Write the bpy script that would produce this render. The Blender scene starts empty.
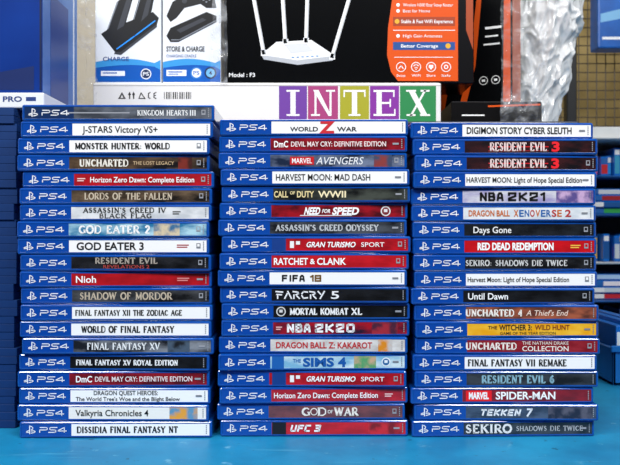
import bpy, bmesh, math, random
from mathutils import Vector, Matrix, noise
random.seed(7)
scene=bpy.context.scene
scene.view_settings.view_transform='Standard'
COL=scene.collection
S=0.0009; D=0.65; ZC=(437.5-232.5)*S
def sc(d): return S*(D+d)/D
def WX(px,d=0): return (px-310)*sc(d)
def WZ(py,d=0): return ZC+(232.5-py)*sc(d)

def lin(c):
    if isinstance(c,str):
        c=c.lstrip('#'); c=[int(c[i:i+2],16)/255 for i in (0,2,4)]
    return tuple([(x/12.92 if x<=0.04045 else ((x+0.055)/1.055)**2.4) for x in c]+[1.0])
MATS={}
def mat(c,rough=0.4,c2=None,scale=60,metal=0.0,emit=0,coat=0.0,bump=0,lo=0.4,hi=0.62,stretch=(1,1,1),trans=0,spec=.5):
    k=(c,rough,c2,scale,metal,emit,coat,bump,lo,hi,stretch,trans,spec)
    if k in MATS: return MATS[k]
    m=bpy.data.materials.new('mat_'+str(len(MATS))); m.use_nodes=True
    nt=m.node_tree; b=nt.nodes['Principled BSDF']
    b.inputs['Base Color'].default_value=lin(c); b.inputs['Roughness'].default_value=rough
    b.inputs['Specular IOR Level'].default_value=spec
    b.inputs['Metallic'].default_value=metal; b.inputs['Coat Weight'].default_value=coat; b.inputs['Coat Roughness'].default_value=.08
    tc=nt.nodes.new('ShaderNodeTexCoord'); mp=nt.nodes.new('ShaderNodeMapping'); mp.inputs['Scale'].default_value=stretch
    nt.links.new(tc.outputs['Object'],mp.inputs['Vector'])
    nz=nt.nodes.new('ShaderNodeTexNoise'); nz.inputs['Scale'].default_value=scale; nz.inputs['Detail'].default_value=6
    nt.links.new(mp.outputs['Vector'],nz.inputs['Vector'])
    if c2:
        r=nt.nodes.new('ShaderNodeValToRGB'); r.color_ramp.elements[0].position=lo; r.color_ramp.elements[1].position=hi
        r.color_ramp.elements[0].color=lin(c); r.color_ramp.elements[1].color=lin(c2)
        nt.links.new(nz.outputs['Fac'],r.inputs['Fac']); nt.links.new(r.outputs['Color'],b.inputs['Base Color'])
    if bump:
        bp=nt.nodes.new('ShaderNodeBump'); bp.inputs['Strength'].default_value=bump; bp.inputs['Distance'].default_value=0.002
        nt.links.new(nz.outputs['Fac'],bp.inputs['Height']); nt.links.new(bp.outputs['Normal'],b.inputs['Normal'])
    if emit:
        b.inputs['Emission Color'].default_value=lin(c); b.inputs['Emission Strength'].default_value=emit
    if trans: b.inputs['Alpha'].default_value=trans
    MATS[k]=m; return m

# ---------- text ----------
TC={}
def text_geo(s,bold):
    k=(s,bold)
    if k in TC: return TC[k]
    cu=bpy.data.curves.new('t','FONT'); cu.body=s; cu.offset=bold; cu.resolution_u=3
    ob=bpy.data.objects.new('t',cu); COL.objects.link(ob)
    dg=bpy.context.evaluated_depsgraph_get(); dg.update()
    me=bpy.data.meshes.new_from_object(ob.evaluated_get(dg))
    v=[(p.co.x,p.co.y) for p in me.vertices]; f=[tuple(p.vertices) for p in me.polygons]
    bpy.data.objects.remove(ob); bpy.data.curves.remove(cu); bpy.data.meshes.remove(me)
    TC[k]=(v,f); return TC[k]
hv,_=text_geo('H',0.0); CAP=max(p[1] for p in hv)

def bowl(x0,y0,x1,y1):
    return [(x0,y1),(x0+(x1-x0)*.6,y1),(x1,y1-(y1-y0)*.25),(x1,y0+(y1-y0)*.25),(x0+(x1-x0)*.6,y0),(x0,y0)]
RO=[(.38,1),(.12,.88),(0,.5),(.12,.12),(.38,0),(.64,.12),(.76,.5),(.64,.88),(.38,1)]
GL={
'A':(.74,[[(.37,1),(.7,0)]],[[(.37,1),(.04,0)],[(.14,.34),(.58,.34)]],[(.04,0),(.7,0)]),
'B':(.6,[[(.1,0),(.1,1)]],[bowl(.1,.52,.5,1),bowl(.1,0,.56,.52)],[]),
'C':(.7,[[(.3,.96),(.1,.75),(.06,.5),(.1,.25),(.3,.04)]],[[(.64,.8),(.5,.97),(.3,.97)],[(.3,.03),(.5,.03),(.66,.2)]],[]),
'D':(.74,[[(.1,0),(.1,1)]],[bowl(.1,0,.7,1)],[(.1,1),(.1,0)]),
'E':(.58,[[(.1,0),(.1,1)]],[[(0,1),(.52,1),(.52,.84)],[(.1,.52),(.42,.52)],[(0,0),(.54,0),(.54,.16)]],[]),
'F':(.54,[[(.1,0),(.1,1)]],[[(0,1),(.52,1),(.52,.84)],[(.1,.52),(.42,.52)]],[(.1,0)]),
'G':(.74,[[(.3,.96),(.1,.75),(.06,.5),(.1,.25),(.3,.04)],[(.64,.04),(.64,.4)]],[[(.64,.82),(.5,.97),(.3,.97)],[(.3,.03),(.5,.03),(.64,.1)]],[(.62,.42)]),
'H':(.76,[[(.1,0),(.1,1)],[(.66,0),(.66,1)]],[[(.1,.5),(.66,.5)]],[(.1,0),(.1,1),(.66,0),(.66,1)]),
'I':(.3,[[(.15,0),(.15,1)]],[],[(.15,0),(.15,1)]),
'K':(.7,[[(.1,0),(.1,1)],[(.3,.58),(.64,0)]],[[(.1,.4),(.6,1)]],[(.1,0),(.1,1),(.6,1),(.64,0)]),
'L':(.56,[[(.1,0),(.1,1)]],[[(0,0),(.52,0),(.52,.18)]],[(.1,1)]),
'M':(.9,[[(.1,1),(.44,.1)],[(.78,0),(.78,1)]],[[(.1,0),(.1,1)],[(.44,.1),(.78,1)]],[(.1,0),(.1,1),(.78,0),(.78,1)]),
'N':(.78,[[(.12,1),(.66,0)]],[[(.12,0),(.12,1)],[(.66,0),(.66,1)]],[(.12,0),(.1,1),(.66,1)]),
'O':(.78,[RO],[],[]),
'P':(.58,[[(.1,0),(.1,1)]],[bowl(.1,.46,.54,1)],[(.1,0)]),
'R':(.68,[[(.1,0),(.1,1)],[(.3,.48),(.62,0)]],[bowl(.1,.48,.54,1)],[(.1,0),(.62,0)]),
'S':(.54,[[(.1,.78),(.14,.6),(.4,.42),(.46,.22)]],[[(.44,.82),(.34,.97),(.18,.97),(.08,.8)],[(.46,.22),(.36,.03),(.16,.03),(.05,.2)]],[]),
'T':(.64,[[(.31,0),(.31,1)]],[[(0,.84),(0,1),(.62,1),(.62,.84)]],[(.31,0)]),
'U':(.74,[[(.12,1),(.12,.2),(.28,0)]],[[(.28,0),(.5,0),(.62,.2),(.62,1)]],[(.12,1),(.62,1)]),
'V':(.72,[[(.04,1),(.37,0)]],[[(.37,0),(.68,1)]],[(.04,1),(.68,1)]),
'W':(.98,[[(.03,1),(.27,0)],[(.47,1),(.7,0)]],[[(.27,0),(.47,1)],[(.7,0),(.93,1)]],[(.03,1),(.93,1)]),
'X':(.7,[[(.05,1),(.63,0)]],[[(.62,1),(.05,0)]],[(.05,1),(.62,1),(.05,0),(.63,0)]),
'Y':(.68,[[(.04,1),(.34,.48)],[(.34,.48),(.34,0)]],[[(.34,.48),(.64,1)]],[(.04,1),(.64,1),(.34,0)]),
'Z':(.64,[[(.56,1),(.04,0)]],[[(.06,.84),(.06,1),(.56,1)],[(.04,0),(.58,0),(.58,.16)]],[]),
"'":(.2,[[(.1,.8),(.1,1)]],[],[]),' ':(.4,[],[],[]),':':(.25,[[(.1,.1),(.1,.14)],[(.1,.5),(.1,.54)]],[],[]),
'2':(.5,[[(.04,.78),(.2,1),(.42,.9),(.44,.66),(.04,0)]],[[(.04,0),(.48,0)]],[]),
'6':(.56,[[(.42,1),(.12,.7),(.05,.3),(.25,0),(.48,.2),(.44,.48),(.2,.54),(.08,.36)]],[],[]),
'7':(.5,[[(.44,1),(.14,0)]],[[(.03,.84),(.03,1),(.46,1)]],[]),
'4':(.6,[[(.42,0),(.42,1)]],[[(.42,1),(.03,.3),(.56,.3)]],[(.42,0)]),
}
class Print:
    """flat printed graphics; coordinates are px on the panel, mapped to local metres"""
    def __init__(s,f): s.f=f; s.v=[]; s.fc=[]; s.mi=[]; s.m=[]
    def _m(s,m):
        if m not in s.m: s.m.append(m)
        return s.m.index(m)
    def poly(s,pts,m,layer=1):
        b=len(s.v)
        a=sum(pts[i][0]*pts[(i+1)%len(pts)][1]-pts[(i+1)%len(pts)][0]*pts[i][1] for i in range(len(pts)))
        if a>0: pts=pts[::-1]
        for p in pts:
            x,z=s.f(*p); s.v.append((x,-0.00004-layer*0.00012,z))
        s.fc.append(tuple(range(b,b+len(pts)))); s.mi.append(s._m(m))
    def rect(s,x0,y0,x1,y1,m,layer=1): s.poly([(x0,y0),(x1,y0),(x1,y1),(x0,y1)],m,layer)
    def circ(s,cx,cy,r,m,layer=1,n=20,ry=None):
        ry=ry or r
        s.poly([(cx+r*math.cos(6.28318*i/n),cy+ry*math.sin(6.28318*i/n)) for i in range(n)],m,layer)
    def stroke(s,pts,w,m,layer=1,close=False,ext=.4):
        if close: pts=pts+[pts[0]]
        for (x0,y0),(x1,y1) in zip(pts,pts[1:]):
            dx,dy=x1-x0,y1-y0; L=math.hypot(dx,dy) or 1; ux,uy=dx/L,dy/L; h=w/2; e=w*ext
            x0-=ux*e; y0-=uy*e; x1+=ux*e; y1+=uy*e
            s.poly([(x0-uy*h,y0+ux*h),(x1-uy*h,y1+ux*h),(x1+uy*h,y1-ux*h),(x0+uy*h,y0-ux*h)],m,layer)
    def serif(s,t,x0,x1,h,cy,m,bold=1.0,layer=2):
        sp=.16; W=sum(GL[c][0]+sp for c in t)-sp; k=(x1-x0)/W; yb=cy+h/2; x=x0
        f=lambda u,v:(x+u*k,yb-v*h)
        tk=min(k,h)*.20*bold; tn=min(k,h)*.12*bold
        for c in t:
            w,th,tn_,se=GL[c]
            for st in th: s.stroke([f(*p) for p in st],tk,m,layer,ext=.1)
            for st in tn_: s.stroke([f(*p) for p in st],tn,m,layer,ext=.1)
            for (u,v) in se:
                a=f(u-.13,v); b=f(u+.13,v); s.stroke([a,b],tn*.9,m,layer,ext=0)
            x+=(w+sp)*k
    def text(s,t,x0,x1,h,cy,m,style='',layer=2,rot=0):
        if 'S' in style: return s.serif(t,x0,x1,h,cy,m,1.35 if 'b' in style else 1.05,layer)
        bold=0.022 if 'B' in style else (0.012 if 'b' in style else 0.002)
        if 'H' in style: bold=.04
        v,f=text_geo(t,bold)
        if not v: return
        xa=min(p[0] for p in v); xb=max(p[0] for p in v)
        kx=(x1-x0)/(xb-xa); ky=h/CAP; sh=0.22 if 'i' in style else 0
        b=len(s.v); mi=s._m(m)
        if 'i' in style: kx=(x1-x0-h*0.22)/(xb-xa)
        for p in v:
            X=x0+(p[0]-xa)*kx+sh*p[1]*ky; Y=cy+h/2-p[1]*ky
            x,z=s.f(X,Y); s.v.append((x,-0.00004-layer*0.00012,z))
        for q in f:
            s.fc.append(tuple(b+i for i in q)); s.mi.append(mi)
    def build(s,name,parent,loc=(0,0,0)):
        me=bpy.data.meshes.new(name); me.from_pydata(s.v,[],s.fc)
        for m in s.m: me.materials.append(m)
        for p,i in zip(me.polygons,s.mi): p.material_index=i
        ob=bpy.data.objects.new(name,me); COL.objects.link(ob); ob.parent=parent; ob.location=loc
        return ob

def add_box(bm,x0,y0,z0,x1,y1,z1,bev=0.0,seg=2,mi=0):
    r=bmesh.ops.create_cube(bm,size=1.0)
    vs=r['verts']
    for v in vs:
        v.co=Vector((x0+(v.co.x+.5)*(x1-x0),y0+(v.co.y+.5)*(y1-y0),z0+(v.co.z+.5)*(z1-z0)))
    fs=set(f for v in vs for f in v.link_faces)
    if bev:
        es=list(set(e for v in vs for e in v.link_edges))
        rr=bmesh.ops.bevel(bm,geom=es,offset=bev,segments=seg,profile=0.5,affect='EDGES')
        fs=set(rr['faces'])|set(f for f in fs if f.is_valid)
    for f in fs:
        if f.is_valid: f.material_index=mi
def mesh_obj(name,bm,mats,smooth=False,parent=None,loc=(0,0,0)):
    me=bpy.data.meshes.new(name); bm.to_mesh(me); bm.free()
    for m in mats: me.materials.append(m)
    if smooth:
        for p in me.polygons: p.use_smooth=True
    ob=bpy.data.objects.new(name,me); COL.objects.link(ob); ob.parent=parent; ob.location=loc
    return ob
def tag(o,label,cat,group=None):
    o['label']=label; o['category']=cat
    if group: o['group']=group

# ================= setting =================
def slab(name,a,b,m):
    bm=bmesh.new(); add_box(bm,*a,*b); o=mesh_obj(name,bm,[m]); o['kind']='structure'; return o
wallm=mat('#b8a068',0.8,'#98824e',8)
slab('wall_back',(-2.2,1.6,-.75),(2.2,1.7,2.0),wallm)
slab('wall_left',(-2.3,-2.0,-.75),(-2.2,1.7,2.0),mat('#b9bcc0',.8,'#a5a8ac',5))
slab('wall_right',(2.2,-2.0,-.75),(2.3,1.7,2.0),mat('#b9bcc0',.8,'#a5a8ac',5))
slab('added_wall_front',(-2.3,-2.1,-.75),(2.3,-2.0,2.0),mat('#4a4d52',.8,'#3a3d42',5))  # unseen wall behind the camera, added dark so glossy spines reflect little light
slab('floor',(-2.3,-2.0,-.8),(2.3,1.7,-.75),mat('#77706a',.6,'#615b56',6))
slab('ceiling',(-2.3,-2.0,2.0),(2.3,1.7,2.05),mat('#d0d0cc',.8,'#c4c4c0',5))

# ================= table =================
bm=bmesh.new(); add_box(bm,-.95,-.2,-.03,.95,.75,0,0.003)
tm=mat('#0f82b4',.45,'#1b93c2',7,lo=.35,hi=.7,stretch=(1,1.5,1))
nt=tm.node_tree; b=nt.nodes['Principled BSDF']
ramp=[n for n in nt.nodes if n.bl_idname=='ShaderNodeValToRGB'][0]
def overlay(prev,scale,lo,hi,col,amt,stretch,det=9,off=0.0):
    m2=nt.nodes.new('ShaderNodeMapping'); m2.inputs['Scale'].default_value=stretch; m2.inputs['Location'].default_value=(off,off,0)
    tc=[n for n in nt.nodes if n.bl_idname=='ShaderNodeTexCoord'][0]
    nt.links.new(tc.outputs['Object'],m2.inputs['Vector'])
    n2=nt.nodes.new('ShaderNodeTexNoise'); n2.inputs['Scale'].default_value=scale; n2.inputs['Detail'].default_value=det; n2.inputs['Roughness'].default_value=.6
    nt.links.new(m2.outputs['Vector'],n2.inputs['Vector'])
    r2=nt.nodes.new('ShaderNodeValToRGB'); r2.color_ramp.elements[0].position=lo; r2.color_ramp.elements[1].position=hi
    r2.color_ramp.elements[0].color=(0,0,0,1); r2.color_ramp.elements[1].color=(amt,amt,amt,1)
    nt.links.new(n2.outputs['Fac'],r2.inputs['Fac'])
    mx=nt.nodes.new('ShaderNodeMix'); mx.data_type='RGBA'
    nt.links.new(r2.outputs['Color'],mx.inputs[0]); nt.links.new(prev,mx.inputs[6]); mx.inputs[7].default_value=lin(col)
    return mx.outputs[2]
o1=overlay(ramp.outputs['Color'],12,.42,.66,'#0a6292',.55,(1,1.1,1),5)
o2=overlay(o1,45,.64,.7,'#8ccbe0',.5,(1,1,1),5,3.1)
o3=overlay(o2,70,.67,.71,'#103650',.7,(1,1,1),3,7.7)
o4=overlay(o3,30,.63,.67,'#5fb4d4',.35,(.25,3,1),4,11.0)
nt.links.new(o4,b.inputs['Base Color'])
table=bpy.data.objects.new('table',None); COL.objects.link(table); table.location=(0,.25,-.75)
top=mesh_obj('table_top',bm,[tm],parent=table,loc=(0,-.25,.75))
tag(table,'blue painted wooden shop table with scuffed top','table')
for i,(x,y) in enumerate([(-.88,-.13),(.88,-.13),(-.88,.68),(.88,.68)]):
    bm=bmesh.new(); add_box(bm,x-.025,y-.025,-.75,x+.025,y+.025,-.03,.003)
    mesh_obj('leg',bm,[mat('#0f6c96',.5,'#0c5c80',20)],parent=table,loc=(0,-.25,.75))

# ================= game cases =================
shellm=mat('#0a50b2',.1,'#0e60c8',14,coat=.8)
_b=shellm.node_tree.nodes['Principled BSDF']; _b.inputs['Transmission Weight'].default_value=.25
darkshell=mat('#092c60',.6,'#0b3874',14,spec=.3)
W='#fdfdfe'; K='#15161b'
bandm=mat('#0a46a2',.2,coat=.5); white=mat('#f6f9fd',.4)
CASE={}
def case_mesh(w,t,dep=.135):
    k=(round(w,5),round(t,5))
    if k in CASE: return CASE[k]
    bm=bmesh.new(); add_box(bm,-w/2,0,0,w/2,dep,t-0.00005,.0020,4)
    bm.faces.ensure_lookup_table()
    fr=[f for f in bm.faces if f.normal.y<-.999]
    r=bmesh.ops.inset_region(bm,faces=fr,thickness=.0004,depth=0)
    for v in set(v for f in fr for v in f.verts): v.co.y+=.0005
    me=bpy.data.meshes.new('game_case'); bm.to_mesh(me); bm.free(); me.materials.append(shellm)
    CASE[k]=me; return me
def pslogo(P,x,cy,h,m):
    f=lambda u,v:(x+u*h*1.15,cy+h/2-v*h)
    P.stroke([f(.42,.05),f(.42,.98)],h*.11,m,2)
    P.stroke([f(.42,.98),f(.62,.9),f(.74,.76),f(.72,.56),f(.6,.55)],h*.10,m,2)
    P.stroke([f(.33,.42),f(.08,.32),f(.1,.2),f(.33,.24)],h*.10,m,2)
    P.stroke([f(.58,.38),f(.85,.4),f(1.0,.3),f(.87,.2),f(.58,.12)],h*.10,m,2)
def ps4(P,x,cy,w,h,m):
    f=lambda u,v:(x+u*w/3.05,cy+h/2-v*h)
    t=h*.175
    P.stroke([f(0,0),f(0,.5),f(.72,.5),f(.88,.62),f(.88,.88),f(.72,1),f(0.05,1)],t,m,2)
    P.stroke([f(1.02,0),f(1.7,0),f(1.84,.1),f(1.84,.4),f(1.7,.5),f(1.3,.5),f(1.16,.62),f(1.16,.88),f(1.3,1),f(1.98,1)],t,m,2)
    P.stroke([f(2.82,0),f(2.82,1),f(2.12,.38),f(2.12,.28),f(3.05,.28)],t,m,2)
def farcry(P,x0,x1,h,cy,m):
    k=(x1-x0)/6; t=h*.19
    def st(i,pts): P.stroke([(x0+(i+u)*k,cy+h/2-v*h) for u,v in pts],t,m,2)
    st(0,[(.2,0),(.2,.36)]); st(0,[(.0,.98),(.8,.9)]); st(0,[(.1,.56),(.66,.52)])
    st(1,[(.05,0),(.35,.7)]); st(1,[(.42,1),(.85,0)])
    st(2,[(.15,0),(.15,.5)]); st(2,[(.05,.97),(.62,.9),(.68,.68),(.4,.52)]); st(2,[(.5,.36),(.8,0)])
    st(3,[(.78,.9),(.3,.97),(.1,.66)]); st(3,[(.1,.4),(.3,.03),(.78,.1)])
    st(4,[(.15,0),(.15,.5)]); st(4,[(.05,.97),(.62,.9),(.68,.68),(.4,.52)]); st(4,[(.5,.36),(.8,0)])
    st(5,[(.05,1),(.36,.6)]); st(5,[(.8,1),(.3,0)])
BL={'N':[[(0,0),(0,1),(.7,0),(.7,1)]],'B':[[(0,0),(0,1),(.55,1),(.65,.85),(.65,.62),(.5,.52),(0,.52)],[(.5,.52),(.7,.4),(.7,.12),(.6,0),(0,0)]],
'A':[[(0,0),(.12,.8),(.25,1),(.45,1),(.58,.8),(.7,0)],[(.08,.34),(.62,.34)]],'2':[[(0,.75),(0,1),(.7,1),(.7,.6),(0,.25),(0,0),(.7,0)]],'K':[[(0,0),(0,1)],[(.7,1),(.12,.5),(.7,0)]],
'0':[[(0,.1),(0,.9),(.12,1),(.58,1),(.7,.9),(.7,.1),(.58,0),(.12,0),(0,.1)]],'1':[[(.0,.8),(.3,1),(.3,0)]],'T':[[(0,1),(.7,1)],[(.35,1),(.35,0)]],'E':[[(.7,1),(0,1),(0,0),(.7,0)],[(0,.5),(.6,.5)]],
'U':[[(0,1),(0,.1),(.1,0),(.6,0),(.7,.1),(.7,1)]],'F':[[(.7,1),(0,1),(0,0)],[(0,.5),(.6,.5)]],'C':[[(.7,1),(.1,1),(0,.9),(0,.1),(.1,0),(.7,0)]],'3':[[(0,1),(.7,1),(.7,0),(0,0)],[(.15,.5),(.7,.5)]],
'7':[[(0,1),(.7,1),(.25,0)]],'I':[[(.15,0),(.15,1)]],'8':[[(0,0),(0,1),(.7,1),(.7,0),(0,0)],[(0,.5),(.7,.5)]]}
def block(P,t,x0,x1,h,cy,m,sl=0):
    n=sum(.55 if c in'I1' else 1 for c in t); k=(x1-x0)/n; x=x0; w=min(k*.26,h*.24)
    for c in t:
        for st in BL[c]: P.stroke([(x+w/2+u*(k*.84)+sl*(v)*h,cy+h/2-w/2-v*(h-w)) for u,v in st],w,m,2,ext=.4)
        x+=k*(.55 if c in'I1' else 1)
def cname(c):
    names={'white':(245,245,247),'black':(20,21,26),'red':(190,35,40),'dark red':(110,30,38),'grey':(130,132,138),'yellow':(235,170,30),'teal':(70,130,160),'brown':(110,60,45),'dark grey':(60,62,70),'light grey':(205,208,212),'blue':(30,110,170)}
    c=c.lstrip('#'); r=[int(c[i:i+2],16) for i in (0,2,4)]
    return min(names,key=lambda n:sum((a-b)**2 for a,b in zip(names[n],r)))
TH=12.5
def make_case(cx,ybot,pitch,wpx,row,grp,n):
    bg,bg2,pieces,marks=row[:4]; opt=row[4] if len(row)>4 else {}
    t=pitch*S; w=wpx*S
    dx=opt.get('dx',random.uniform(-2.6,2.6)); fwd=opt.get('fwd',random.uniform(-.0026,.0026))
    cxp=cx+dx
    me=case_mesh(w,t)
    ob=bpy.data.objects.new('game_case',me); COL.objects.link(ob)
    ob.location=(WX(cxp),fwd,(n)*t+.0001); ob.rotation_euler=(0,0,math.radians(opt.get('rz',random.uniform(-1.3,1.3))))
    cy=ybot-(n+.5)*pitch
    P=Print(lambda x,y:((x-cxp)*S,t/2+(cy-y)*S))
    x0=cxp-wpx/2+3.0; x1=cxp+wpx/2-2.8; bx=x0+opt.get('band',49)
    h=TH/2
    base=mat(bg,.2,bg2,opt.get('ns',90),coat=.5,stretch=(.6,1,1.4))
    P.rect(bx,cy-h,x1,cy+h,base,0)
    bc=opt.get('bandc')
    P.rect(x0,cy-h,bx,cy+h,mat(bc,.3,coat=.2) if bc else bandm,0)
    pslogo(P,x0+3.5,cy,8.4,white); ps4(P,x0+17.5,cy,26.5,4.8,white)
    for (tx,a,b,hh,dy,c,st) in pieces:
        if st=='FC': farcry(P,a,b,hh,cy+dy,mat(c,.45)); continue
        if st[:1]=='K': block(P,tx,a,b,hh,cy+dy,mat(c,.45),.2 if 'i' in st else 0); continue
        P.text(tx,a,b,hh,cy+dy,mat(c,.45),st,2)
    for mk in marks:
        kind=mk[0]
        if kind in('r','R'):
            mm=mat(mk[5],.4); a,y0,b_,y1=mk[1],cy+mk[2],mk[3],cy+mk[4]
            if kind=='R' or y1-y0<2 or b_-a>16: P.rect(a,y0,b_,y1,mm,1)
            else:
                P.rect(a+1,cy-1.6,b_-1,cy-.5,mm,1); P.rect(a+1,cy+.5,b_-2.5,cy+1.6,mm,1)
        if kind=='g': P.rect(mk[1],cy-h,min(mk[3],x1),cy+h,mat(mk[5],.35,mk[6],120),1)
        if kind=='o':
            P.circ(mk[1],cy+mk[2],mk[3],mat(mk[4],.4),1); P.circ(mk[1],cy+mk[2],mk[3]*.76,mat(mk[5],.4),2)
            if len(mk)<7: P.rect(mk[1]-mk[3]*.35,cy-mk[3]*.4,mk[1]+mk[3]*.35,cy+mk[3]*.2,mat(mk[4],.4),3)
    light=cname(bg) in('white','light grey','yellow')
    ec=mat('#80848c' if light else '#9a9da6',.5)
    for i in range(5): P.rect(x1-3.4,cy-4.6+i*1.9,x1-2.5,cy-3.4+i*1.9,ec,3)
    k_=random.choice((0,1,2))
    if k_==0: P.rect(x1-10,cy-3,x1-6,cy+2,ec,3); P.rect(x1-9.2,cy-2.2,x1-6.8,cy+.4,base,4)
    elif k_==1: P.rect(x1-12,cy-1,x1-6,cy+.8,ec,3)
    P.build('spine_insert',ob,(0,.0003,0))
    tag(ob,f"blue plastic game case with {cname(bg)} spine, lying in a stack",'game case',grp)
    return ob
A='#0c0d11'
L=[
 ('#3c414a','#6d737e',[('KINGDOM HEARTS',138,188,5,0,'#f0f2f5','S'),('III',190,196,5,0,'#f0f2f5','S')],[('r',68,-.6,130,.6,'#9a9ea8')],{'dx':3,'bandc':'#0e2c5a','ns':60}),
 (W,None,[('J-STARS Victory VS+',83,158,6.4,0,A,'b')],[]),
 (W,None,[('MONSTER HUNTER: WORLD',76,170,5.6,0,A,'Sb')],[]),
 ('#5e4a38','#17161a',[('UNCHARTED',80,128,6.4,0,'#f2ede2','Sb'),("THE LOST LEGACY",133,174,3.4,0,'#d0b48c','')],[('g',178,0,192,0,'#7a2a22','#3a1a18')],{'ns':65}),
 ('#bb1a26','#981622',[('Horizon Zero Dawn: Complete Edition',90,194,5.2,0,W,'b')],[('r',76,-4,86,4,'#f0c8c8')]),
 ('#6a5846','#1c1815',[('LORDS OF THE FALLEN',85,172,6.2,0,'#cfc0aa','S')],[],{'ns':70}),
 ('#e9ebee','#c8cdd3',[("ASSASSIN'S CREED IV",84,166,4.6,-2.6,A,'Sb'),('BLACK FLAG',100,152,4.2,3,A,'Sb')],[('r',172,-4,182,4,'#333333')]),
 ('#2a78a4','#b4dcea',[('GOD EATER 2',80,150,7.2,0,'#ffffff','Sb')],[('g',154,-5,180,5,'#d8c8a8','#3d6f98')],{'fwd':-.0022,'dx':-2,'ns':75,'rz':0.3}),
 (W,None,[('GOD EATER 3',77,144,7.2,0,A,'B')],[('r',176,-4,190,4,'#a7232e')],{'fwd':-.0012,'rz':.2}),
 ('#26272c','#0d0e11',[('RESIDENT EVIL',96,158,5.4,-2.2,'#b0a59a','Sb'),('REVELATIONS 2',104,150,3.4,3.8,'#b84440','')],[]),
 ('#ba1822','#9c141d',[('Nioh',76,96,6.6,0,W,'b')],[('r',176,-2,190,2,'#d98a8a')]),
 ('#4a4c50','#151619',[('SHADOW OF MORDOR',80,172,6.6,0,'#c8b9a4','S')],[],{'ns':60}),
 (W,None,[('FINAL FANTASY XII THE ZODIAC AGE',76,182,5.2,0,A,'Sb')],[]),
 (W,None,[('WORLD OF FINAL FANTASY',82,174,6,0,A,'Sb')],[]),
 ('#1c2028','#8a8f98',[('FINAL FANTASY XV',88,160,6.4,0,'#f4f6f8','S')],[('g',168,0,190,0,'#4a5a6c','#1a1c22')],{'ns':50}),
 ('#0e0f13','#191b20',[('FINAL FANTASY XV ROYAL EDITION',76,178,5,0,W,'Sb')],[]),
 ('#961826','#4f101b',[('DmC',76,92,6,0,W,'B'),('DEVIL MAY CRY: DEFINITIVE EDITION',95,192,4.8,0,'#f6e6e6','b')],[]),
 (W,None,[('DRAGON QUEST HEROES:',94,158,4.2,-3,A,'b'),("The World Tree's Woe and the Blight Below",76,180,3.8,3,A,'b')],[]),
 ('#f7f4ee',None,[('Valkyria Chronicles 4',76,149,6,0,A,'b')],[('g',170,0,198,0,'#e8a33a','#5f96bc')]),
 (W,None,[('DISSIDIA FINAL FANTASY NT',78,178,5.8,0,A,'Sb')],[]),
]
RDM=('#3a1c20','#17141a',[('RESIDENT EVIL',490,546,7.8,0,'#f0d8d6','Sb'),('3',551,559,9,0,'#f01a28','H')],[('R',488,-.5,548,.5,'#d01a26'),('R',488,3.6,548,4.4,'#a01a22')])
GT=('#c01825','#98121e',[('GRAN TURISMO',306,356,5,0,W,'Bi'),('SPORT',361,384,4.4,0,W,'')],[('R',272,-6.2,286,6.2,'#0e3a86'),('R',290,-3.4,294,3.4,'#f4f4f4'),('R',296,-3.4,300,0,'#f4f4f4')])
XV=[]
for i,ch in enumerate('XENOVERSE'): XV.append((ch,514+i*5.4,518.6+i*5.4,6.4,0,('#c8641a','#1c5fa8','#1c5fa8','#b8282a')[i%4],'B'))
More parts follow.
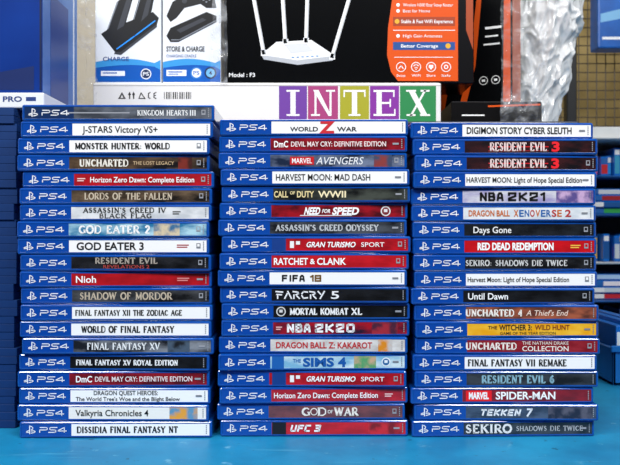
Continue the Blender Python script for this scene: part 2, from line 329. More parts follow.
M=[
 (W,None,[('WORLD',290,318,4.2,1.8,A,'B'),('Z',319,335,11,0,'#cc1f2a','H'),('WAR',337,357,4.2,1.8,A,'B')],[]),
 ('#961826','#5f121d',[('DmC',274,288,6,0,W,'B'),('DEVIL MAY CRY: DEFINITIVE EDITION',291,386,4.8,0,'#f8e8e8','b')],[]),
 ('#1c2942','#74809a',[('MARVEL',292,312,5,0,W,'b'),('AVENGERS',316,364,7.2,0,'#e8ecf2','i')],[('R',290,-4,314,4,'#c8121e'),('g',374,-5,392,5,'#8a3a3a','#3a4a66')],{'ns':65}),
 (W,None,[('HARVEST MOON: MAD DASH',276,370,6.2,0,A,'b')],[('r',380,0,392,0,'#c73a3a')]),
 ('#121416','#474c46',[('CALL',274,288,6,0,'#ecd9a0','B'),('OF',290,295,3,-1.4,'#ecd9a0','B'),('DUTY',297,314,6,0,'#ecd9a0','B'),('WWII',318,346,6.2,0,'#f4e6bc','B')],[],{'ns':60}),
 ('#a01624','#4a0f1a',[('NEED',304,321,6.8,0,'#ffffff','Hi'),('FOR',322,331,3.6,0,'#ffffff','Bi'),('SPEED',332,360,6.8,0,'#ffffff','Hi')],[('o',386,0,5,'#e8e8e8','#7a1b26'),('R',300,4,352,4.8,'#e8e8e8')]),
 ('#181b21','#4d535c',[("ASSASSIN'S CREED ODYSSEY",276,378,5.6,0,'#c4c8cd','Sb')],[],{'ns':60}),
 GT,
 ('#cc1c28','#b01621',[('RATCHET',274,308,6.4,0,'#ffffff','B'),('&',310,315,5,0,'#ffffff','B'),('CLANK',317,346,6.4,0,'#ffffff','B')],[]),
 (W,None,[('FIFA',282,306,6.8,0,A,'K'),('18',310,323,6.8,0,'#7c5a2a','K')],[]),
 ('#1b1d22','#0f1013',[('',276,326,7,0,'#f4f5f8','FC'),('5',331,339,7.4,0,'#f4f5f8','b')],[]),
 ('#0d0e12','#17191d',[('MORTAL KOMBAT',290,348,6,0,W,'Sb'),('XL',352,362,6,0,W,'Sb')],[('o',281,0,4.8,'#d8d8d8','#1a1b20')]),
 ('#a51828','#281a30',[('NBA',287,312,8.8,0,W,'K'),('2K20',315,357,8.8,0,W,'K')],[('r',275,-4,283,4,'#f0b8b8'),('g',372,0,398,0,'#a32a38','#4a2036')]),
 ('#e4e2e0','#c4beba',[('DRAGON BALL Z: KAKAROT',276,372,5.8,0,'#c01a24','B')],[('g',378,0,392,0,'#dd8a22','#c8c2bf')]),
 ('#7fb8d8','#d4e8ee',[('THE',293,301,3.4,-1.6,'#0f5fb0','b'),('SIMS',303,334,8,0,'#0b54a4','H'),('4',338,346,8.6,0,'#0b54a4','H')],[('o',386,0,4.5,'#eef2f5','#2c69a0'),('R',272,-6.2,284,6.2,'#1a5fae'),('g',354,0,376,0,'#5aa06a','#c8a888')],{'ns':70}),
 GT,
 ('#bc1a26','#9a1421',[('Horizon Zero Dawn: Complete Edition',274,378,5.2,0,W,'b')],[('r',384,-4,394,4,'#f0c8c8')]),
 ('#7c4244','#5a343a',[('G',302,310,7.4,0,'#f8f2ea','Sb'),('D',318,326,7.4,0,'#f8f2ea','Sb'),('OF',328,333,3,0,'#f0ece6','S'),('WAR',335,358,7.4,0,'#f8f2ea','Sb')],[('o',314,0,3.7,'#f8f2ea','#6a3a3e',1)]),
 ('#cc1622','#aa121c',[('UFC',290,311,7,0,W,'Ki'),('3',314,321,7,0,W,'Ki')],[('R',272,-6.2,286,6.2,'#18141a'),('g',368,0,402,0,'#cc2832','#7d1a22')]),
]
R=[
 (W,None,[('DIGIMON STORY CYBER SLEUTH',467,573,6.4,0,A,'B')],[]),
 RDM, RDM+({'dx':1.5},),
 (W,None,[('HARVEST MOON: Light of Hope Special Edition',466,582,5.2,0,A,'b')],[]),
 ('#d4d4de','#9f98c4',[('NBA',480,505,9,0,'#07070a','K'),('2K21',508,546,9,0,'#07070a','K')],[('g',556,0,594,0,'#5b4f8c','#c8a8cf')]),
 ('#edf0f3','#d0d8e0',[('DRAGON BALL',469,510,5.8,0,'#c8641a','B')]+XV+[('2',565,571,6.6,0,'#b8282a','B')],[]),
 ('#121418','#22262c',[('Days Gone',474,512,6.2,0,'#f0f0f0','b')],[]),
 ('#d01620','#b8121c',[('RED DEAD REDEMPTION',478,554,6.8,0,'#ffffff','H')],[('r',570,-4,582,4,'#f2c24c')]),
 ('#26272b','#111215',[('SEKIRO: SHADOWS DIE TWICE',466,568,5.4,0,'#dadada','S')],[]),
 (W,None,[('Harvest Moon: Light of Hope Special Edition',468,570,4.8,0,A,'b')],[]),
 ('#0f1014','#1d1f24',[('Until Dawn',468,508,6.2,0,W,'b')],[]),
 ('#5c342c','#aa5c42',[('UNCHARTED 4',466,522,6.2,0,'#fbf3ea','Sb'),("A Thief's End",526,568,5.4,0,'#f6dccb','i')],[]),
 ('#efa81a','#f8c23c',[('THE',488,497,3.2,-2,'#2a1d12','b'),('WITCHER 3:',499,532,5.4,-2,'#2a1d12','B'),('WILD HUNT',535,570,5,-2,'#7a1d12','b'),('GAME OF THE YEAR EDITION',500,556,2.8,3.8,'#2a1d12','')],[]),
 ('#801824','#9a2834',[('UNCHARTED',466,516,6.2,0,'#fbeee6','Sb'),('THE NATHAN DRAKE',522,568,3.2,-3.2,'#eadfd6',''),('COLLECTION',522,568,4.8,2.4,'#f6ebe2','b')],[]),
 (W,None,[('FINAL FANTASY VII REMAKE',468,566,6.2,0,A,'Sb')],[]),
 ('#3c424a','#191d22',[('RESIDENT EVIL 6',482,554,7.2,0,'#8db8c8','Sb')],[],{'ns':60}),
 ('#8c1420','#6e101a',[('MARVEL',469,489,6.4,0,W,'H'),('SPIDER-MAN',496,556,7.2,0,W,'B')],[('R',466,-5.2,492,5.2,'#f0141f')]),
 ('#2e384c','#4c5a72',[('TEKKEN',480,521,6.8,0,'#eef1f6','Ki'),('7',525,532,8.4,0,'#e6e9f0','Ki')],[('g',548,0,592,0,'#232a3e','#5a5a6a')]),
 ('#191b20','#3c3f46',[('SEKIRO',466,512,7.8,0,'#f0f0f0','Sb'),('SHADOWS DIE TWICE',517,584,4.6,0,'#b4b7bc','S')],[]),
]
def stack(rows,cx,yb,pitch,w,gp):
    N=len(rows)
    for i,r in enumerate(rows): make_case(cx,yb,pitch,w,r,gp,N-1-i)
stack(L,115.5,437.5,16.63,192,'game cases stacked on the table')
stack(M,313.5,437.5,16.77,189,'game cases stacked on the table')
stack(R,505,437.5,16.6,184.5,'game cases stacked on the table')

bm=bmesh.new(); t=.0151; w=.171
add_box(bm,-w/2,0,0,w/2,.135,t*.48,.0003,1); add_box(bm,-w/2,0,t*.5,w/2,.135,t-.00002,.0003,1)
add_box(bm,-w/2+.001,.0004,t*.4,w/2-.001,.133,t*.6)
add_box(bm,-.012,-.0008,t*.3,.012,.003,t*.7,.0005,1)
om=bpy.data.meshes.new('game_case'); bm.to_mesh(om); bm.free(); om.materials.append(darkshell)
for i in range(20):
    o=bpy.data.objects.new('game_case',om); COL.objects.link(o)
    o.location=(-.3625+random.uniform(-.002,.0015),.03+random.uniform(-.001,.001),i*t+.0001)
    o.rotation_euler=(0,0,math.radians(random.uniform(-.3,.3)))
    tag(o,'dark blue plastic game case, opening edge outward, in a side stack','game case','game cases in the side stack')

# ================= cartons =================
def carton(name,x0,y0,x1,y1,d,depth,facem,z0=None,rot=0,bev=.0012,label='',cat='box',flap=True):
    k=sc(d); w=(x1-x0)*k; zb=WZ(y1,d) if z0 is None else z0; h=WZ(y0,d)-zb
    bm=bmesh.new(); add_box(bm,-w/2,0,0,w/2,depth,h,bev,2)
    o=mesh_obj(name,bm,[facem],loc=(WX((x0+x1)/2,d),d,zb)); o.rotation_euler=(0,0,math.radians(rot))
    if flap:
        bm=bmesh.new()
        add_box(bm,-w/2+.002,.002,h-.0003,w/2-.002,depth*.5-.0005,h+.0006,.0002,1)
        add_box(bm,-w/2+.002,depth*.5+.0005,h-.0003,w/2-.002,depth-.002,h+.0006,.0002,1)
        mesh_obj('top_flap',bm,[facem],parent=o)
    cx=(x0+x1)/2
    P=Print(lambda x,y:((x-cx)*k,WZ(y,d)-zb))
    tag(o,label,cat)
    return o,P
RT=.310
bm=bmesh.new(); add_box(bm,-.262,.0,0,.30,.36,RT-.006,.004,2)
riser=mesh_obj('storage_crate',bm,[mat('#0a1830',.6,'#081226',12)],loc=(0,.165,.0002))
bm=bmesh.new(); add_box(bm,-.265,-.003,RT-.0255,.303,.363,RT-.0005,.002,2)
mesh_obj('lid',bm,[mat('#0e2040',.5,'#0b1a34',12)],parent=riser)
tag(riser,'dark blue storage crate behind the stacked cases','crate')
d=.172
wm=mat('#f4f1ec',.4,'#ece9e4',7)
o,P=carton('tablet_carton',93,83,441,0,d,.26,wm,z0=RT,label='long flat white carton with coloured letter tiles on its side',cat='box')
tiles=[('#7440a0',279,307),('#b0407a',308,338),('#aeaa28',340,369),('#8a2f9e',370,399),('#2a8a4c',400,436)]
tw=mat('#faf8f2',.5)
for c,a,b_ in tiles: P.rect(a,86,b_,122,mat(c,.4),1)
def serif(P,ch,x,y0,y1,w):
    m=tw; t=5.2; c=x+w/2
    sf=lambda cx,yy,ww=9: P.rect(cx-ww/2,yy-.9,cx+ww/2,yy+.9,m,3)
    if ch=='I': P.rect(c-t/2,y0,c+t/2,y1,m,2); sf(c,y0+.9,13); sf(c,y1-.9,13)
    if ch=='N':
        P.rect(x+2.5,y0,x+4.5,y1,m,2); P.rect(x+w-4.5,y0,x+w-2.5,y1,m,2)
        P.poly([(x+1,y0),(x+6.5,y0),(x+w-2.5,y1),(x+w-5.5,y1)],m,3); sf(x+3.5,y1-.9,9); sf(x+w-3.5,y0+.9,9)
    if ch=='T':
        P.rect(c-t/2,y0,c+t/2,y1,m,2); P.rect(x,y0,x+w,y0+2,m,3); P.rect(x,y0,x+1.4,y0+7,m,2); P.rect(x+w-1.4,y0,x+w,y0+7,m,2); sf(c,y1-.9,12)
    if ch=='E':
        P.rect(x+3,y0,x+3+t,y1,m,2)
        P.rect(x,y0,x+w-1,y0+2,m,3); P.rect(x,y1-2,x+w,y1,m,3); P.rect(x+5,(y0+y1)/2-1,x+w-5,(y0+y1)/2+1,m,3)
        P.rect(x+w-2.4,y0,x+w-1,y0+7,m,2); P.rect(x+w-1.4,y1-7,x+w,y1,m,2); P.rect(x+w-6,(y0+y1)/2-4,x+w-4.6,(y0+y1)/2+4,m,2)
    if ch=='X':
        P.poly([(x+1,y0),(x+7,y0),(x+w-1,y1),(x+w-7,y1)],m,2); P.stroke([(x+w-4,y0+.5),(x+4,y1-.5)],2,m,3)
        sf(x+4,y0+.9,10); sf(x+w-4,y0+.9,9); sf(x+4,y1-.9,9); sf(x+w-4,y1-.9,10)
for ch,(c,a,b_) in zip('INTEX',tiles): serif(P,ch,(a+b_)/2-11,90,116,22)
g=mat('#3c3a3a',.6)
P.poly([(118,99),(122,92),(126,99)],g,1); P.poly([(120.5,98),(122,95),(123.5,98)],wm,2)
for x in (129,133): P.rect(x,94,x+1.3,99,g,1); P.poly([(x-1,95),(x+.6,91.5),(x+2.3,95)],g,1)
P.stroke([(139,98.5),(141,93),(145,98.5)],1,g,1,True)
P.stroke([(150,92.5),(148.5,93.5),(148.5,97.5),(150,98.5)],1,g,1); P.stroke([(156,92.5),(154,93.5),(154,97.5),(156,98.5)],1,g,1); P.rect(154,95,156,96,g,1)
for i in range(13): P.rect(164+i*2.2,92,164+i*2.2+(1.3 if i%3 else .7),99,g,1)
P.rect(93,85.2,441,86,mat('#bcb7b0',.6),1)
P.build('printed_panel',o)
IT=WZ(83,d)+.0008
def film_mat():
    m=bpy.data.materials.new('clear_film'); m.use_nodes=True; nt=m.node_tree; b=nt.nodes['Principled BSDF']
    b.inputs['Base Color'].default_value=(.8,.82,.84,1); b.inputs['Roughness'].default_value=.08; b.inputs['Coat Weight'].default_value=.5
    tc=nt.nodes.new('ShaderNodeTexCoord'); nz=nt.nodes.new('ShaderNodeTexNoise'); nz.inputs['Scale'].default_value=26; nz.inputs['Detail'].default_value=3; nz.inputs['Distortion'].default_value=2
    nt.links.new(tc.outputs['Object'],nz.inputs['Vector'])
    r=nt.nodes.new('ShaderNodeMapRange'); r.inputs['From Min'].default_value=.5; r.inputs['From Max'].default_value=.72; r.inputs['To Min'].default_value=.06; r.inputs['To Max'].default_value=.45
    nt.links.new(nz.outputs['Fac'],r.inputs['Value']); nt.links.new(r.outputs['Result'],b.inputs['Alpha'])
    return m
fm=film_mat()
def film(x0,y0,x1,y1,d,label,name='plastic_film',amp=.0012,seed=0,taper=0):
    bm=bmesh.new(); nx,nz_=60,50; g=[]
    for j in range(nz_+1):
        row=[]
        for i in range(nx+1):
            u=i/nx; v=j/nz_
            xa=x0+(x1-x0)*u; xa+=taper*(v)*(.5-u)*(x1-x0)+3*noise.noise(Vector((v*5,seed,i//30)))
            y_=y0+(y1-y0)*v + (2.2*noise.noise(Vector((u*7,seed,3))) if j in(nz_,) else 0)
            dd=d-amp*(1+noise.noise(Vector((xa*.09,y_*.16,seed)))+.6*noise.noise(Vector((xa*.25,y_*.3,seed+5))))
            row.append(bm.verts.new((WX(xa,d),dd,WZ(y_,d))))
        g.append(row)
    for j in range(nz_):
        for i in range(nx): bm.faces.new((g[j][i],g[j][i+1],g[j+1][i+1],g[j+1][i]))
    o=mesh_obj(name,bm,[fm],smooth=True); tag(o,label,'plastic film'); return o
film(500,-30,545,126,.172,'clear wrinkled plastic film draped over the black and orange carton',seed=4,amp=.006)
film(76,-30,98,104,.176,'crinkled clear plastic film beside the white charger carton',seed=14,amp=.004)
def charger(x0,x1,second):
    dd=.182
    o,P=carton('charger_carton',x0,-42,x1,83,dd,.07,mat('#f4f7fa',.3,'#eaf0f5',9),z0=IT,label='white and blue carton of a controller charging dock'+(' with lettering' if second else ' showing black cradle'),cat='box')
    o['group']='charger cartons'
    bl=mat('#0f5cb8',.3); lb=mat('#3f9fe0',.3); nv=mat('#0f2754',.4); bk=mat('#121317',.35); gy=mat('#3c3f46',.35); hi=mat('#8d939c',.3)
    w=x1-x0; yb=82
    pts=[(x0+.5,yb),(x0+.5,62)]+[(x0+w*i/10,62-5*math.sin(i/10*3.0)+ (i*.35)) for i in range(1,10)]+[(x1-.5,60),(x1-.5,yb)]
    P.poly(pts,lb,1)
    P.poly([(x0+.5,yb),(x0+.5,68)]+[(x0+w*i/10,68-3*math.sin(i/10*3.0)) for i in range(1,10)]+[(x1-.5,70),(x1-.5,yb)],bl,2)
    if not second:
        P.rect(x0+.5,-40,x1-8,-15,nv,1)
        P.poly([(x0+6,34),(x0+12,30),(x0+58,12),(x0+64,18),(x0+62,24),(x0+26,52),(x0+20,52)],bk,1)
        P.poly([(x0+20,52),(x0+26,52),(x0+62,24),(x0+62,27),(x0+26,55),(x0+19,54)],gy,2)
        P.poly([(x0+12,30),(x0+22,2),(x0+32,-6),(x0+38,-2),(x0+30,26),(x0+22,38)],bk,2)
        P.poly([(x0+22,30),(x0+32,-2),(x0+37,-1),(x0+29,26)],gy,3)
        P.poly([(x0+38,20),(x0+46,-8),(x0+56,-12),(x0+60,-6),(x0+56,14),(x0+46,28)],bk,2)
        P.poly([(x0+46,22),(x0+54,-8),(x0+58,-7),(x0+53,15)],gy,3)
        P.stroke([(x0+13,29),(x0+23,2)],.9,hi,4); P.stroke([(x0+39,19),(x0+47,-7)],.9,hi,4)
        P.stroke([(x0+22,49),(x0+40,36),(x0+60,21)],1.3,mat('#2f9cff',.3),4)
        P.text('CHARGE',x0+8,x0+34,4,59,mat('#20438a',.5),'b',3)
        P.circ(x1-15,74,5.4,white,3); P.circ(x1-15,74,4.4,nv,4); P.text('PS',x1-18,x1-12,3.4,74,white,'b',5)
        P.rect(x0+6,71,x0+30,76,white,3); P.rect(x0+8,72.5,x0+22,73.6,bl,4)
    else:
        P.rect(x0+1,-40,x1-1,-12,bl,1)
        P.poly([(x0+4,16),(x0+10,2),(x0+22,-6),(x0+40,-8),(x0+52,-2),(x0+54,8),(x0+44,8),(x0+38,4),(x0+22,8),(x0+14,18),(x0+8,22)],bk,1)
        P.circ(x0+22,1,2.6,gy,3); P.circ(x0+38,-2,2.6,gy,3)
        for q,(a,b2) in enumerate([(44,-3),(47,-1),(44,1),(41,-1)]): P.circ(x0+a,b2+1,.9,hi,3)
        P.rect(x0+26,-6,x0+34,-3.4,mat('#2f9cff',.3),3)
        P.poly([(x0+4,36),(x0+8,28),(x0+44,12),(x0+54,16),(x0+54,22),(x0+16,42),(x0+8,42)],bk,2)
        P.poly([(x0+14,30),(x0+40,18),(x0+44,20),(x0+18,33)],gy,3)
        P.stroke([(x0+9,40),(x0+17,40),(x0+53,21)],1,hi,4)
        P.text('STORE & CHARGE',x0+4,x0+42,4.8,49,mat('#12151c',.5),'B',3)
        P.text('CHARGING CRADLE',x0+4,x0+34,2.8,56,mat('#3a5f9a',.5),'',3)
        P.circ(x0+34,73,6,mat('#2f7fce',.4),3); P.circ(x0+34,73,4.6,white,4); P.text('PS',x0+31,x0+37,3.6,73,bl,'b',5)
        P.circ(x0+48,73,6,mat('#12254c',.4),3); P.circ(x0+48,73,4.4,mat('#6fb7e8',.4),4); P.text('4',x0+46.5,x0+49.5,4,73,nv,'b',5)
        P.rect(x0+4,70,x0+24,76,white,3); P.rect(x0+6,71.5,x0+20,72.6,bl,4); P.rect(x0+6,73.8,x0+16,74.6,bl,4)
    P.build('printed_front',o)
charger(95,161,False); charger(162.5,221,True)
film(213,-40,226,84,.172,'clear plastic film hanging between two cartons',seed=9,amp=.002,taper=-.3)
bm=bmesh.new(); add_box(bm,-.1,0,0,.1,.12,.66,.0015,2)
kraft=mat('#b09c78',.6,'#94825f',10)
o=mesh_obj('kraft_carton',bm,[kraft],loc=(-.385,.58,.0004)); tag(o,'tall plain tan carton standing on the table','box')
bm=bmesh.new(); add_box(bm,-.098,.002,.6597,.098,.059,.6606); add_box(bm,-.098,.061,.6597,.098,.118,.6606); mesh_obj('top_flap',bm,[kraft],parent=o)
bm=bmesh.new(); add_box(bm,-.02,-.0006,.0,.02,.0,.66); mesh_obj('packing_tape',bm,[mat('#b8ae9c',.25)],parent=o)
# router carton
dd=.178
blk=mat('#060709',.22,'#090a0c',6,spec=.2)
o,P=carton('router_carton',224,-60,474,83.5,dd,.07,blk,z0=IT,label='black and orange carton picturing a white wireless router',cat='box')
org=mat('#e4550e',.4,spec=.3); ow=mat('#fcfcfa',.4); gw=mat('#c0c4c8',.4); yl=mat('#f2b32c',.4); dor=mat('#a83c08',.4)
P.poly([(396,-58),(392,0),(388,28),(387,55),(391,72),(398,81),(458,81),(458,-58)],org,1)
P.rect(458,-58,473,82.5,mat('#0e0d10',.3,spec=.2),1)
P.poly([(466,-58),(473,-58),(473,50),(466,30)],mat('#a8420f',.4),2)
T=lambda x,y:(298+(x-303)*.9,53+(y-53)*.92)
P.poly([T(*p) for p in [(262,55),(279,41),(318,39),(344,56),(342,61),(303,66),(265,60)]],ow,2)
P.poly([T(*p) for p in [(262,55),(265,60),(303,66),(342,61),(344,56),(302,61)]],gw,3)
P.poly([T(*p) for p in [(288,43.5),(312,42.5),(320,51),(295,53.5)]],mat('#e2e4e6',.4),3)
for (x0_,y0_,x1_,y1_) in [(265,53,251,-22),(289,41,285,-24),(312,40,314,-24),(341,57,364,-20)]:
    x0_,y0_=T(x0_,y0_); x1_,y1_=T(x1_,y1_)
    P.stroke([(x0_,y0_),(x1_,y1_)],3.8,ow,4); P.stroke([(x0_+1.4,y0_),(x1_+1.4,y1_)],.8,gw,5); P.rect(x0_-2.8,y0_-3,x0_+2.8,y0_+3,ow,4)
for i in range(6):
    a_,b_=T(296+i*5.4,57.4-i*.3); P.rect(a_,b_,a_+2.4,b_+.9,mat('#3f8fd0',.4),4)
P.text('Model : F3',229,255,4,75,ow,'b',3)
P.text('Easy Setup',402,440,4,-6,ow,'b',3)
P.circ(398,5,1.8,ow,3); P.circ(398,11,1.8,ow,3)
P.text('Wireless N300 Easy Setup Router',403,453,3,5,ow,'',3); P.text('Best for Home',403,430,3,11,ow,'',3)
P.rect(393,17,455,26,dor,2); P.text('Stable & Fast WiFi Experience',401,453,3.4,21.5,ow,'b',3); P.circ(397,21.5,2.4,yl,3)
P.rect(393,30,455,30.7,ow,2)
P.text('High Gain Antennas',403,442,3,36,ow,'',3); P.circ(398,36,1.8,ow,3)
P.rect(393,42,455,50,mat('#1a4f94',.4),2); P.text('Better Coverage',401,438,3.2,46,ow,'b',3)
P.circ(448,46,2.6,yl,3)
for i,x in enumerate((401,416,431,446)):
    P.circ(x,67,5,ow,2); P.circ(x,67,4.2,org,3); x_=x
    if i==0: P.stroke([(x-2,68.5),(x,65.5),(x+2,68.5)],.9,ow,4)
    if i==1: P.stroke([(x-2.4,66),(x,64.4),(x+2.4,66)],.8,ow,4); P.stroke([(x-1.2,68),(x,67),(x+1.2,68)],.8,ow,4); P.circ(x,69.4,.6,ow,4)
    if i==2: P.rect(x-2.2,65,x+2.2,68,ow,4); P.rect(x-1,68,x+1,69.4,ow,4)
    if i==3: P.circ(x,67,2.2,ow,4); P.circ(x,67,1.2,org,5)
P.rect(394,57,453,57.6,ow,2)
for a,wd_ in enumerate(('Setup','WiFi','Share','Safe')): P.text(wd_,396.5+a*15,405.5+a*15,2.4,75.5,ow,'',3)
P.build('printed_front',o)
# flat black carton under angled box
bm=bmesh.new(); add_box(bm,-.052,0,0,.052,.20,.024,.001,1)
tray=mesh_obj('flat_carton',bm,[mat('#0e0d0e',.3,'#0a090b',20,spec=.2)],loc=(.214,.178,RT+.0002))
bm=bmesh.new(); add_box(bm,-.051,.001,.0238,.051,.099,.0246); add_box(bm,-.051,.1005,.0238,.051,.199,.0246)
mesh_obj('top_flap',bm,[mat('#242124',.6)],parent=tray)
P=Print(lambda x,y:(x/1000,y/1000)); P.poly([(-10,18),(50,20),(50,22),(-10,20)],org,1); P.rect(-40,8,-14,9.5,ow,1); P.build('printed_front',tray)
tag(tray,'flat black carton with orange edging under the angled box','box')
# angled second router carton
w2=.094;h2=.27;dp=.075
bm=bmesh.new(); add_box(bm,-w2/2,0,0,w2/2,dp,h2,.001,2)
o=mesh_obj('router_carton',bm,[blk],loc=(.207,.262,RT+.0251)); o.rotation_euler=(0,0,math.radians(-24))
tag(o,'black and orange network device carton turned at an angle','box')
P=Print(lambda x,y:(x/1000,y/1000))
P.poly([(38,265),(45,265),(45,3),(-10,3),(-6,9),(36,12)],org,1)
P.poly([(8,265),(14,265),(10,150),(2,60),(-10,10),(-14,3),(-20,3),(-6,60),(4,150)],org,1)
P.poly([(-44,3),(-38,3),(-28,60),(-34,100),(-44,120)],org,1)
P.stroke([(16,216),(34,160)],5,org,2); P.stroke([(34,216),(16,160)],5,org,2)
P.rect(14,104,34,107,ow,2); P.rect(14,94,30,96,ow,2); P.rect(12,84,32,86,ow,2)
for i in range(2): P.circ(12+i*15,40,5.4,ow,2); P.circ(12+i*15,40,4.6,blk,3); P.rect(10+i*15,38.6,14+i*15,41.4,ow,4)
P.build('printed_front',o)
bm=bmesh.new(); add_box(bm,w2/2-.0002,.004,.004,w2/2+.0004,dp-.004,h2*.95,0,1,0); add_box(bm,-w2/2-.0006,.008,.01,-w2/2+.0002,dp-.012,h2*.76,0,1,1)
mesh_obj('printed_side',bm,[mat('#c84c10',.4,'#d85a16',10),mat('#1a1a1d',.4)],parent=o)
bm=bmesh.new(); add_box(bm,-w2/2+.001,.001,h2-.0002,w2/2-.001,dp-.001,h2+.0006); mesh_obj('top_flap',bm,[blk],parent=o)

# plastic bag
def bag(cx,cy,z0,rx,ry,h,m,label,seed,lean=.045,n=340,k=260):
    bm=bmesh.new(); rows=[]
    for j in range(k+1):
        v=j/k; r=(.8+.2*math.sin(min(1,v*4)*math.pi/2))*(1+.42*math.sin(min(1,v*1.5)*math.pi/2)*1.0)
        if v>.9: r*=1-.45*(v-.9)/.1
        row=[]
        for i in range(n):
            a=2*math.pi*i/n
            X=math.cos(a); Y=math.sin(a); Z=v*7
            w_=Vector((noise.noise(Vector((X*2,Y*2,Z+seed))),noise.noise(Vector((X*2+7,Y*2,Z+seed))),noise.noise(Vector((X*2,Y*2+9,Z+seed)))))
            q=Vector((X*1.6,Y*1.6,Z*.6+seed))+w_*.9; q2=Vector((X*3.4,Y*3.4,Z*1.5+seed+9))+w_*1.2; q3=Vector((X*8,Y*8,Z*3.6+seed))+w_*1.4
            f=1+.14*noise.noise(q*.6)+.15*(1-2*abs(noise.noise(q)))+.13*(1-2*abs(noise.noise(q2)))+.065*(1-2*abs(noise.noise(q3)))
            row.append(bm.verts.new((rx*r*f*X+lean*v,ry*r*f*Y+.02*v,max(0.0,v*h+.006*noise.noise(q)*(v>.03)))))
        rows.append(row)
    for j in range(k):
        for i in range(n): bm.faces.new((rows[j][i],rows[j][(i+1)%n],rows[j+1][(i+1)%n],rows[j+1][i]))
    bm.faces.new(rows[0][::-1]); bm.faces.new(rows[-1])
    o=mesh_obj('plastic_bag',bm,[m],smooth=True,loc=(cx,cy,z0)); tag(o,label,'bag'); return o
bagm=mat('#f4f6f8',.1,coat=.9,trans=.82)
bag(.312,.41,RT+.0005,.038,.043,.42,bagm,'tall crumpled whitish plastic bag standing beside the angled box',3.1)

# top-left cartons
d3=.035; t=.0151
o,P=carton('slim_carton',-60,92.5,44,0,d3,.12,mat('#eceff3',.4,'#e3e8ed',9),z0=20*t+.0006,label='slim white carton with blue lettering on the side stack',cat='box',flap=False)
nb=mat('#1d3d80',.5)
P.text('PRO',3,22,5,99,nb,'B',2); P.rect(26,97,36,101,nb,1)
P.build('printed_front',o)
zt=WZ(92.5,d3)+.0006
navy=mat('#0d2f7c',.3,'#103a90',9,spec=.3)
o,P=carton('appliance_carton',-70,-60,42,0,.045,.105,navy,z0=zt,label='large dark blue carton with lighter blue side on the slim carton',cat='box')
P.rect(39.6,-58,41.5,90,mat('#081a44',.4),1)
P.rect(-66,-58,34,-20,mat('#0b2560',.4),1); P.poly([(-66,84),(34,66),(34,90),(-66,90)],mat('#0b2560',.4),1)
P.build('printed_front',o)
kk=sc(.045); hw=112*kk/2; hh=WZ(-60,.045)-zt
bm=bmesh.new()
add_box(bm,hw-.0002,.0015,.002,hw+.0003,.1035,hh-.002,0,1,0)
add_box(bm,hw,.022,.002,hw+.0005,.074,hh*.7,0,1,1); add_box(bm,hw,.090,.002,hw+.0005,.094,hh-.002,0,1,2)
mesh_obj('printed_side',bm,[mat('#3c6cb8',.4,'#5a88cc',14),mat('#123c8c',.35),mat('#eef3fa',.4)],parent=o)

# ================= right-hand background =================
rack=bpy.data.objects.new('display_rack',None); COL.objects.link(rack)
rm=mat('#1558a0',.5,'#114a88',20); wmx=mat('#c9ced2',.5,'#b9bec2',15)
def rpart(name,a,b,m):
    bm=bmesh.new(); add_box(bm,*a,*b,.002,1)
    mesh_obj(name,bm,[m],parent=rack,loc=(-rack.location.x,-rack.location.y,-rack.location.z))
Y0=.78; Y1=1.02
dr=.78; xl=WX(572,dr); xr=xl+.55; rack.location=((xl+xr)/2,Y0+.12,-.75)
dk=mat('#101216',.5)
for x in (xl,xr):
    for y in (Y0,Y1): rpart('post',(x-.01,y,-.75),(x+.01,y+.02,WZ(8,dr)),dk)
lev=[WZ(138,dr),WZ(176,dr),WZ(214,dr),WZ(262,dr),WZ(300,dr),WZ(342,dr),WZ(384,dr)]
for i,z in enumerate(lev): rpart('shelf',(xl-.01,Y0-.012,z-.004),(xr+.01,Y1+.02,z),wmx if i in(0,3) else rm)
rpart('back_panel',(xl,Y1+.02,-.6),(xr,Y1+.026,WZ(118,dr)),mat('#0f2c50',.5))
tag(rack,'blue metal display rack with dark posts and shelves','rack')
def disc_case(x,z,w,h,c,y=Y0+.01,c2='#f2f2f2',tilt=0):
    bm=bmesh.new(); add_box(bm,-w/2,0,0,w/2,.13,h,.0008,1)
    add_box(bm,-w/2+.0012,-.0005,.006,w/2-.0012,.002,h-.016,0,1,1); add_box(bm,-w/2+.0012,-.0006,h-.014,w/2-.0012,.002,h-.004,0,1,2)
    o=mesh_obj('disc_case',bm,[mat('#1668c0',.25),mat(c,.4),mat(c2,.4)],loc=(x,y+random.uniform(0,.03),z+.0003))
    tag(o,f'slim upright disc case with {cname(c)} spine on a shelf','disc case','disc cases on the rack'); return o
def flat_case(x,z,w,c,c2):
    t_=.0125
    bm=bmesh.new(); add_box(bm,-w/2,0,0,w/2,.13,t_-.0002,.001,1); add_box(bm,-w/2+.004,-.0005,.0018,w/2-.004,.002,t_-.002,0,1,1); add_box(bm,-w/2+.004,-.0007,.0018,-w/2+.03,.002,t_-.002,0,1,2)
    o=mesh_obj('disc_case',bm,[mat('#1668c0',.25),mat(c,.4),mat(c2,.4)],loc=(x+random.uniform(-.008,.008),Y0+.01+random.uniform(-.003,.006),z+.0003))
    o.rotation_euler=(0,0,math.radians(random.uniform(-2,2)))
    tag(o,f'flat lying disc case with {cname(c)} spine on a shelf','disc case','disc cases on the rack'); return t_
pal=['#c8cdd2','#c0202a','#1f6ec4','#e0b23a','#bfc7cd','#2a9a4a','#1a86d0','#e8dcdf','#104e8e','#e07a2a','#a9c6e2','#9c1a24','#e060a0','#3494b8']
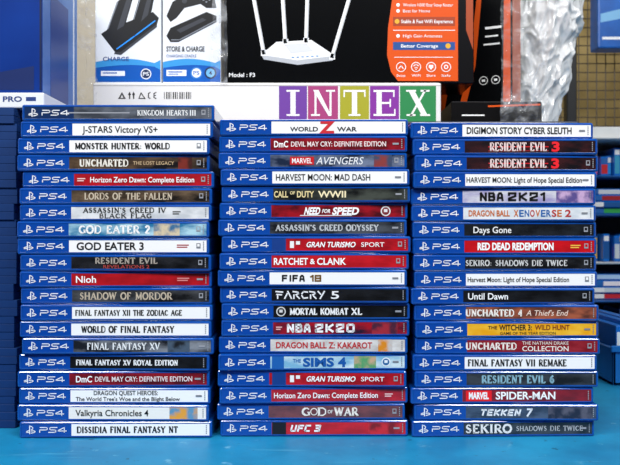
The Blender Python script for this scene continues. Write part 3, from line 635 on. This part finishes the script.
for li,z in enumerate(lev[1:]):
    if li in (1,3,5):
        for col in range(2):
            xx=xl+.118+col*.205; zz=z+.0002
            for q in range(5 if col else 4): zz+=flat_case(xx,zz,.17,pal[(q*3+li*5+col)%14],random.choice(('#e2e2e2','#1c5ea6')))+.0002
        continue
    x=xl+.03; q=0
    while x<xr-.04 and q<26:
        ww=random.choice((.012,.0145,.009)); x+=ww/2
        disc_case(x,z,ww,.054+random.uniform(-.016,.005),pal[(q*5+li*3+random.randint(0,3))%14],c2=random.choice(('#e2e2e2','#1c5ea6','#d8b030'))); x+=ww/2+random.choice((.0005,.0005,.003)); q+=1
bm=bmesh.new(); add_box(bm,-.12,0,0,.12,.18,.022,.001,2)
o=mesh_obj('white_carton',bm,[mat('#e8eaea',.5,'#dcdfdf',8)],loc=(xl+.16,Y0+.005,lev[0]+.0003)); tag(o,'flat white carton on the rack','box')
bm=bmesh.new(); add_box(bm,-.118,.001,.0218,.118,.179,.0226); mesh_obj('lid',bm,[mat('#f0f1f1',.5)],parent=o)
zb=.0003
bm=bmesh.new()
add_box(bm,-.06,0,0,.06,.14,.004,.001,1)
for a in [(-.06,0,.0,-.056,.14,.045),(.056,0,0,.06,.14,.045),(-.06,0,0,.06,.004,.045),(-.06,.136,0,.06,.14,.045),(-.063,-.003,.04,.063,.001,.048),(-.063,.139,.04,.063,.143,.048)]:
    add_box(bm,*a,.001,1)
o=mesh_obj('plastic_bin',bm,[mat('#1464b0',.3,'#1a74c4',12)],loc=(.425,.22,zb)); tag(o,'open blue plastic storage bin on the table','bin')
for i in range(9):
    hh=.07+random.uniform(-.006,.004)
    bm=bmesh.new(); add_box(bm,-.005,0,0,.005,.125,hh,.001,2); add_box(bm,-.004,-.0004,.008,.004,.002,hh-.008,0,1,1)
    c=['#dbe6ea','#b0403a','#e9eef0','#2f6390','#e0b23f','#a9c9d6','#2c3038','#5fa9c6','#e9eef0'][i]
    o=mesh_obj('disc_case',bm,[mat('#1668c0',.25),mat(c,.4)],loc=(.377+i*.0115,.228,zb+.0045)); tag(o,f'upright disc case with {cname(c)} spine in the blue bin','disc case','disc cases in the bin')
# wire grid panel
bm=bmesh.new(); gx0=WX(550,1.0); gx1=gx0+.6; gz0=WZ(128,1.0); gz1=gz0+.75; y=1.12
def wire(bm,p,q,r=.002):
    p=Vector(p);q=Vector(q); L=(q-p).length
    mt=Matrix.Translation((p+q)/2)@(q-p).to_track_quat('Z','Y').to_matrix().to_4x4()
    bmesh.ops.create_cone(bm,segments=8,radius1=r,radius2=r,depth=L,matrix=mt,cap_ends=True)
xx=gx0
while xx<=gx1: wire(bm,(xx,y,gz0),(xx,y,gz1),.0014); xx+=.022
zz=gz0
while zz<=gz1: wire(bm,(gx0,y+.003,zz),(gx1,y+.003,zz),.0014); zz+=.022
wire(bm,(gx0,y,gz0),(gx1,y,gz0),.004)
for xx in (gx0,gx1): wire(bm,(xx,y,-.749),(xx,y,gz1),.005); wire(bm,(xx,y-.05,-.745),(xx,y+.2,-.745),.005)
o=mesh_obj('wire_grid_panel',bm,[mat('#4a4238',.4)]); tag(o,'black wire display grid standing before the cream wall','display grid')
bm=bmesh.new(); add_box(bm,-.09,0,0,.09,.05,.25,.004,2); add_box(bm,-.012,.015,.25,.012,.035,.27,.002,1); wire(bm,(0,.02,.265),(0,.078,.275),.002)
dh=1.04
o=mesh_obj('hanging_pack',bm,[mat('#1458ac',.35,'#1a68c4',18)],loc=(WX(598,dh)+.09,dh,WZ(48,dh))); tag(o,'blue product pack hanging from the wire grid','pack')
P=Print(lambda x,y:(x/1000,y/1000)); P.rect(-80,20,80,26,white,1); P.poly([(-84,60),(80,90),(80,120),(-84,80)],mat('#7fbbe8',.4),1); P.build('printed_front',o)

# ================= lights =================
def area(name,loc,target,sx,sy,e,c=(1,1,1)):
    l=bpy.data.lights.new(name,'AREA'); l.shape='RECTANGLE'; l.size=sx; l.size_y=sy; l.energy=e; l.color=c
    o=bpy.data.objects.new(name,l); COL.objects.link(o); o.location=loc
    o.rotation_euler=(Vector(target)-Vector(loc)).to_track_quat('-Z','Y').to_euler(); return o
area('ceiling_light',(-.7,-1.15,1.6),(0,.1,.15),1.2,.25,32,(1,1,1))
area('ceiling_light',(.7,-1.15,1.6),(0,.1,.15),1.2,.25,32,(.98,.99,1))
area('ceiling_light',(.2,.9,1.9),(.2,.9,0),1.4,.3,7,(1,.95,.85))
wd=bpy.data.worlds.new('World'); scene.world=wd; wd.use_nodes=True
wd.node_tree.nodes['Background'].inputs[0].default_value=(.93,.97,1,1); wd.node_tree.nodes['Background'].inputs[1].default_value=.15

cam=bpy.data.cameras.new('Camera'); co=bpy.data.objects.new('Camera',cam); COL.objects.link(co)
co.location=(0,-D,ZC); co.rotation_euler=(math.pi/2,0,0); cam.sensor_width=36; cam.lens=36*D/(620*S); cam.clip_start=.01
cam.dof.use_dof=True; cam.dof.focus_distance=D; cam.dof.aperture_fstop=16
scene.camera=co
